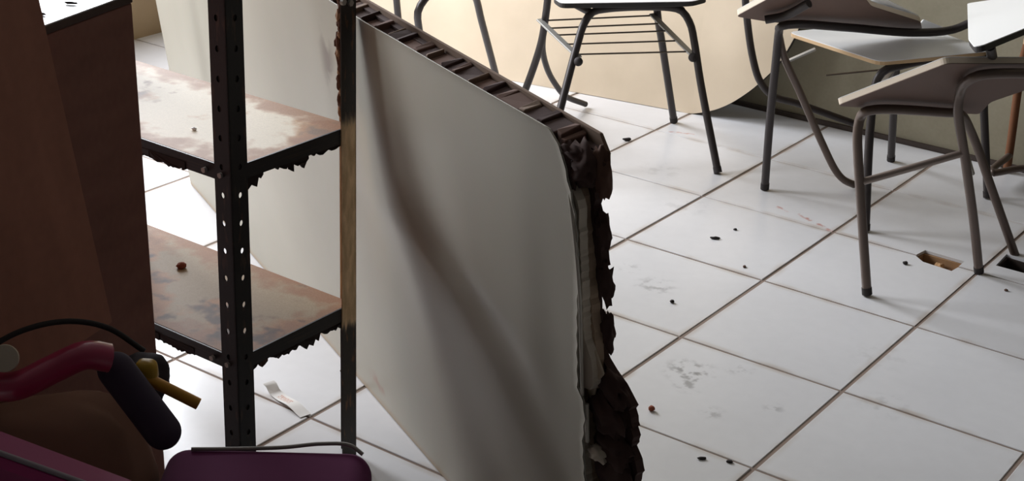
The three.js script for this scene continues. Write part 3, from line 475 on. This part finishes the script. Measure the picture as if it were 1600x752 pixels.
{
  const t = thing('pink_tube', 'glossy pink curved tube with beige cap and dark padded grip, on the brown sack', 'tube', [0.85, 0.6, 2.87]);
  part(t, 'tube', tube([[0.78, 0.628, 2.985], [0.832, 0.635, 2.965], [0.858, 0.652, 2.925], [0.88, 0.665, 2.893], [0.893, 0.655, 2.868]], 0.019), new THREE.MeshPhysicalMaterial({ color: 0xa62e50, roughness: 0.3, clearcoat: 0.6 }));
  part(t, 'end_cap', new THREE.CylinderGeometry(0.0165, 0.0175, 0.012, 24).applyQuaternion(new THREE.Quaternion().setFromUnitVectors(new THREE.Vector3(0, 1, 0), new THREE.Vector3(0.72, 0.45, 0.53).normalize())).translate(0.825, 0.674, 2.972), M(0xb9ab97, 0.6), 'beige round cap');
  part(t, 'grip', mergeGeometries([new THREE.CapsuleGeometry(0.024, 0.1, 8, 20)].map((g) => g.applyQuaternion(new THREE.Quaternion().setFromUnitVectors(new THREE.Vector3(0, 1, 0), new THREE.Vector3(0.066, -0.088, -0.022).normalize())).translate(0.905, 0.583, 2.835))), M(0x3c3040, 0.85), 'dark padded grip');
}
{
  const t = thing('yellow_peg', 'yellow plastic peg sticking out of the dark heap over the white floor', 'peg', [0.9, 0.55, 2.79]);
  part(t, 'peg', tube([[0.880, 0.600, 2.808], [0.905, 0.583, 2.79], [0.938, 0.5595, 2.765]], 0.008), M(0xb98014, 0.45));
  part(t, 'collar', blob(0.880, 0.602, 2.80, 0.015, 0.018, 0.013, 3, 0.05, 7, YAW), M(0xb28a18, 0.5));
}
solo('dark_cloth', blob(0.822, 0.555, 2.755, 0.034, 0.032, 0.03, 2.4, 0.2, 9, YAW), M(0x332b2f, 0.9), 'small dark bundle of cloth beside the yellow peg', 'cloth');
solo('black_cable', tube([[0.69, 0.61, 2.94], [0.705, 0.63, 2.86], [0.727, 0.628, 2.80], [0.757, 0.612, 2.76], [0.80, 0.58, 2.735]], 0.004), MAT.rubber, 'thin black cable arching across the brown cabinet side', 'cable');
{
  const t = thing('magenta_bag', 'magenta bag with grey piping at the bottom left corner', 'bag', [0.98, 0, 3.08]);
  const L0 = [0.9, 0.653, 3.095], L1 = [1.075, 0.592, 2.998], back = new THREE.Vector3(0.28, -0.08, 0.9).normalize();
  const e = (p, k, dy = 0) => V(p).addScaledVector(back, k).add(new THREE.Vector3(0, dy, 0)).toArray();
  const low = (p) => [p[0] + 0.03, 0.3, p[2] + 0.03];
  part(t, 'bag_body', plate([L0, L1, [1.10, 0.45, 2.99], [1.09, 0.004, 2.99], [0.88, 0.004, 3.1]].map((p) => [p[0] + 0.01, p[1], p[2] + 0.02]), -0.06, 0, CAM, 0.01, 0.008), M(0x9a2462, 0.5));
  part(t, 'piping', tube([e(L0, 0.012, 0.004), e([0.9875, 0.6225, 3.0465], 0.012, 0.004), e(L1, 0.012, 0.004)], 0.0035), M(0x8d7f86, 0.5), 'grey piping');
  part(t, 'piping', tube([e(L0, 0.045, -0.022), e([0.965, 0.626, 3.06], 0.045, -0.026), e([1.02, 0.585, 3.03], 0.045, -0.03)], 0.0035), M(0x8d7f86, 0.5), 'grey piping');
}
{
  const t = thing('purple_stool', 'dark purple padded stool with rounded corners and grey piping at the bottom of the photo', 'stool', [1.04, 0, 2.78]);
  const c = [1.046, 0, 2.768];
  part(t, 'seat_pad', new RoundedBoxGeometry(0.282, 0.13, 0.24, 5, 0.032).rotateY(YAW).translate(c[0], 0.405, c[2]), M(0x5e1a48, 0.95));
  part(t, 'base', new RoundedBoxGeometry(0.24, 0.342, 0.2, 3, 0.02).rotateY(YAW).translate(c[0], 0.171, c[2]), M(0x30202e, 0.8));
  const q = (x, y, z) => V([x, 0, z]).applyAxisAngle(new THREE.Vector3(0, 1, 0), YAW).add(new THREE.Vector3(c[0], y, c[2])).toArray();
  part(t, 'piping', tube([q(-0.105, 0.4725, -0.095), q(-0.04, 0.472, -0.1), q(0.02, 0.473, -0.105), q(0.07, 0.477, -0.11), q(0.11, 0.477, -0.108), q(0.128, 0.468, -0.1)], 0.0028), M(0x9b938c, 0.5), 'grey piping');
}

// ---------- litter on the floor ----------
{
  const chip = (x, z, a, b, h, mat, turn, k) => { const g = new THREE.IcosahedronGeometry(1, 1), p = g.attributes.position; for (let i = 0; i < p.count; i++) { const f = 1 + 0.5 * NZ.noise(p.getX(i) * 1.5 + k, p.getY(i) * 1.5, p.getZ(i) * 1.5); p.setXYZ(i, p.getX(i) * f * a, p.getY(i) * f * h, p.getZ(i) * f * b); } const q = mergeVertices(g.deleteAttribute('uv').deleteAttribute('normal'), 1e-6); q.computeVertexNormals(); return q.rotateY(turn).translate(x, h * 0.85, z); };
  const dk = M(0x2b2523, 0.9), br = M(0x5a4234, 0.9), rd = M(0x8a4a34, 0.9);
  const L = [[0.579, 0.65, 0.012, 0.005, 0.004, dk, 0.6, 'dark flake lying in the middle of a white floor tile right of the torn board', 'chip'],
    [0.591, 0.561, 0.005, 0.004, 0.003, dk, 0.2, 'tiny dark crumb just behind the dark flake', 'crumb'],
    [0.726, 0.761, 0.004, 0.006, 0.003, br, 0.3, 'tiny brown crumb near the tile joint', 'crumb'],
    [-0.014, 0.146, 0.014, 0.006, 0.005, dk, 0.8, 'dark twig fragment on the tile joint behind the torn board', 'twig'],
    [0.691, 1.057, 0.006, 0.005, 0.004, dk, 0.1, 'small black crumb beside a grey smudge on the tile', 'crumb'],
    [0.926, 1.533, 0.007, 0.006, 0.006, rd, 0.4, 'small reddish pebble on the floor right of the rotten board end', 'pebble'],
    [1.104, 1.635, 0.009, 0.004, 0.003, dk, 0.7, 'left of two dark flakes near the bottom tile joint', 'chip'],
    [1.153, 1.611, 0.007, 0.004, 0.003, dk, 0.5, 'right of two dark flakes near the bottom tile joint', 'chip'],
    [0.321, 1.815, 0.006, 0.005, 0.004, dk, 0.5, 'black crumb on the white tile between the two shelf posts', 'crumb'],
    [1.035, 0.474, 0.007, 0.006, 0.004, dk, 0.5, 'dark crumb beside the open floor box', 'crumb'],
    [1.296, 0.466, 0.005, 0.004, 0.003, br, 0.5, 'brown crumb on the tile in front of the two floor boxes', 'crumb'],
    [0.213, 2.152, 0.010, 0.008, 0.007, rd, 0.4, 'reddish lump lying on the lower stained shelf', 'pebble', 0.3307],
    [0.386, 2.253, 0.005, 0.003, 0.003, MAT.paper, 0.4, 'tiny white crumb on the upper stained shelf beside the front post', 'crumb', 0.6807],
    [0.545, 2.665, 0.012, 0.002, 0.002, dk, 0.2, 'nearer dark splinter lying on the white cabinet top', 'stick', 0.9965],
    [0.53, 2.60, 0.010, 0.002, 0.002, dk, 0.5, 'farther dark splinter lying on the white cabinet top', 'stick', 0.9965],
    [0.229, 2.222, 0.014, 0.002, 0.002, br, -0.1, 'thin brown stick on the floor above the purple stool', 'stick']];
  L.forEach(([x, z, a, b, h, m, tu, lab, cat, y = 0], k) => solo(cat === 'chip' ? 'dark_flake' : cat, chip(x, z, a, b, h, m, tu, k * 3.1).translate(0, y, 0), m, lab, cat));
  const pt = tex(128, 64, (u, v) => { let c = [0.93, 0.92, 0.90]; if (u > 0.3 && u < 0.62 && v > 0.25 && v < 0.8 && (Math.floor(v * 14) % 2) && fbm(u * 40, v * 9, 1, 2) > -0.12) c = [0.78, 0.55, 0.45]; return c; });
  const nx = 12, g = new THREE.PlaneGeometry(0.145, 0.026, nx, 2), p = g.attributes.position; for (let i = 0; i < p.count; i++) p.setZ(i, 0.002 + 0.003 * (1 + Math.sin(p.getX(i) * 60)) + (p.getX(i) < -0.06 ? 0.008 : 0));
  const low = g.clone().translate(0, 0, -0.0006); const ia = low.index.array; for (let i = 0; i < ia.length; i += 3) { const s = ia[i]; ia[i] = ia[i + 1]; ia[i + 1] = s; }
  const gg = mergeGeometries([g, low]); gg.computeVertexNormals();
  solo('paper_strip', gg.rotateX(-Math.PI / 2).rotateY(-0.25).translate(0.32, 0, 1.985), M(0xffffff, 0.7, 0, { map: pt }), 'small crumpled white printed paper strip on the floor between the shelf posts', 'paper');
}

renderer.render(scene, camera);
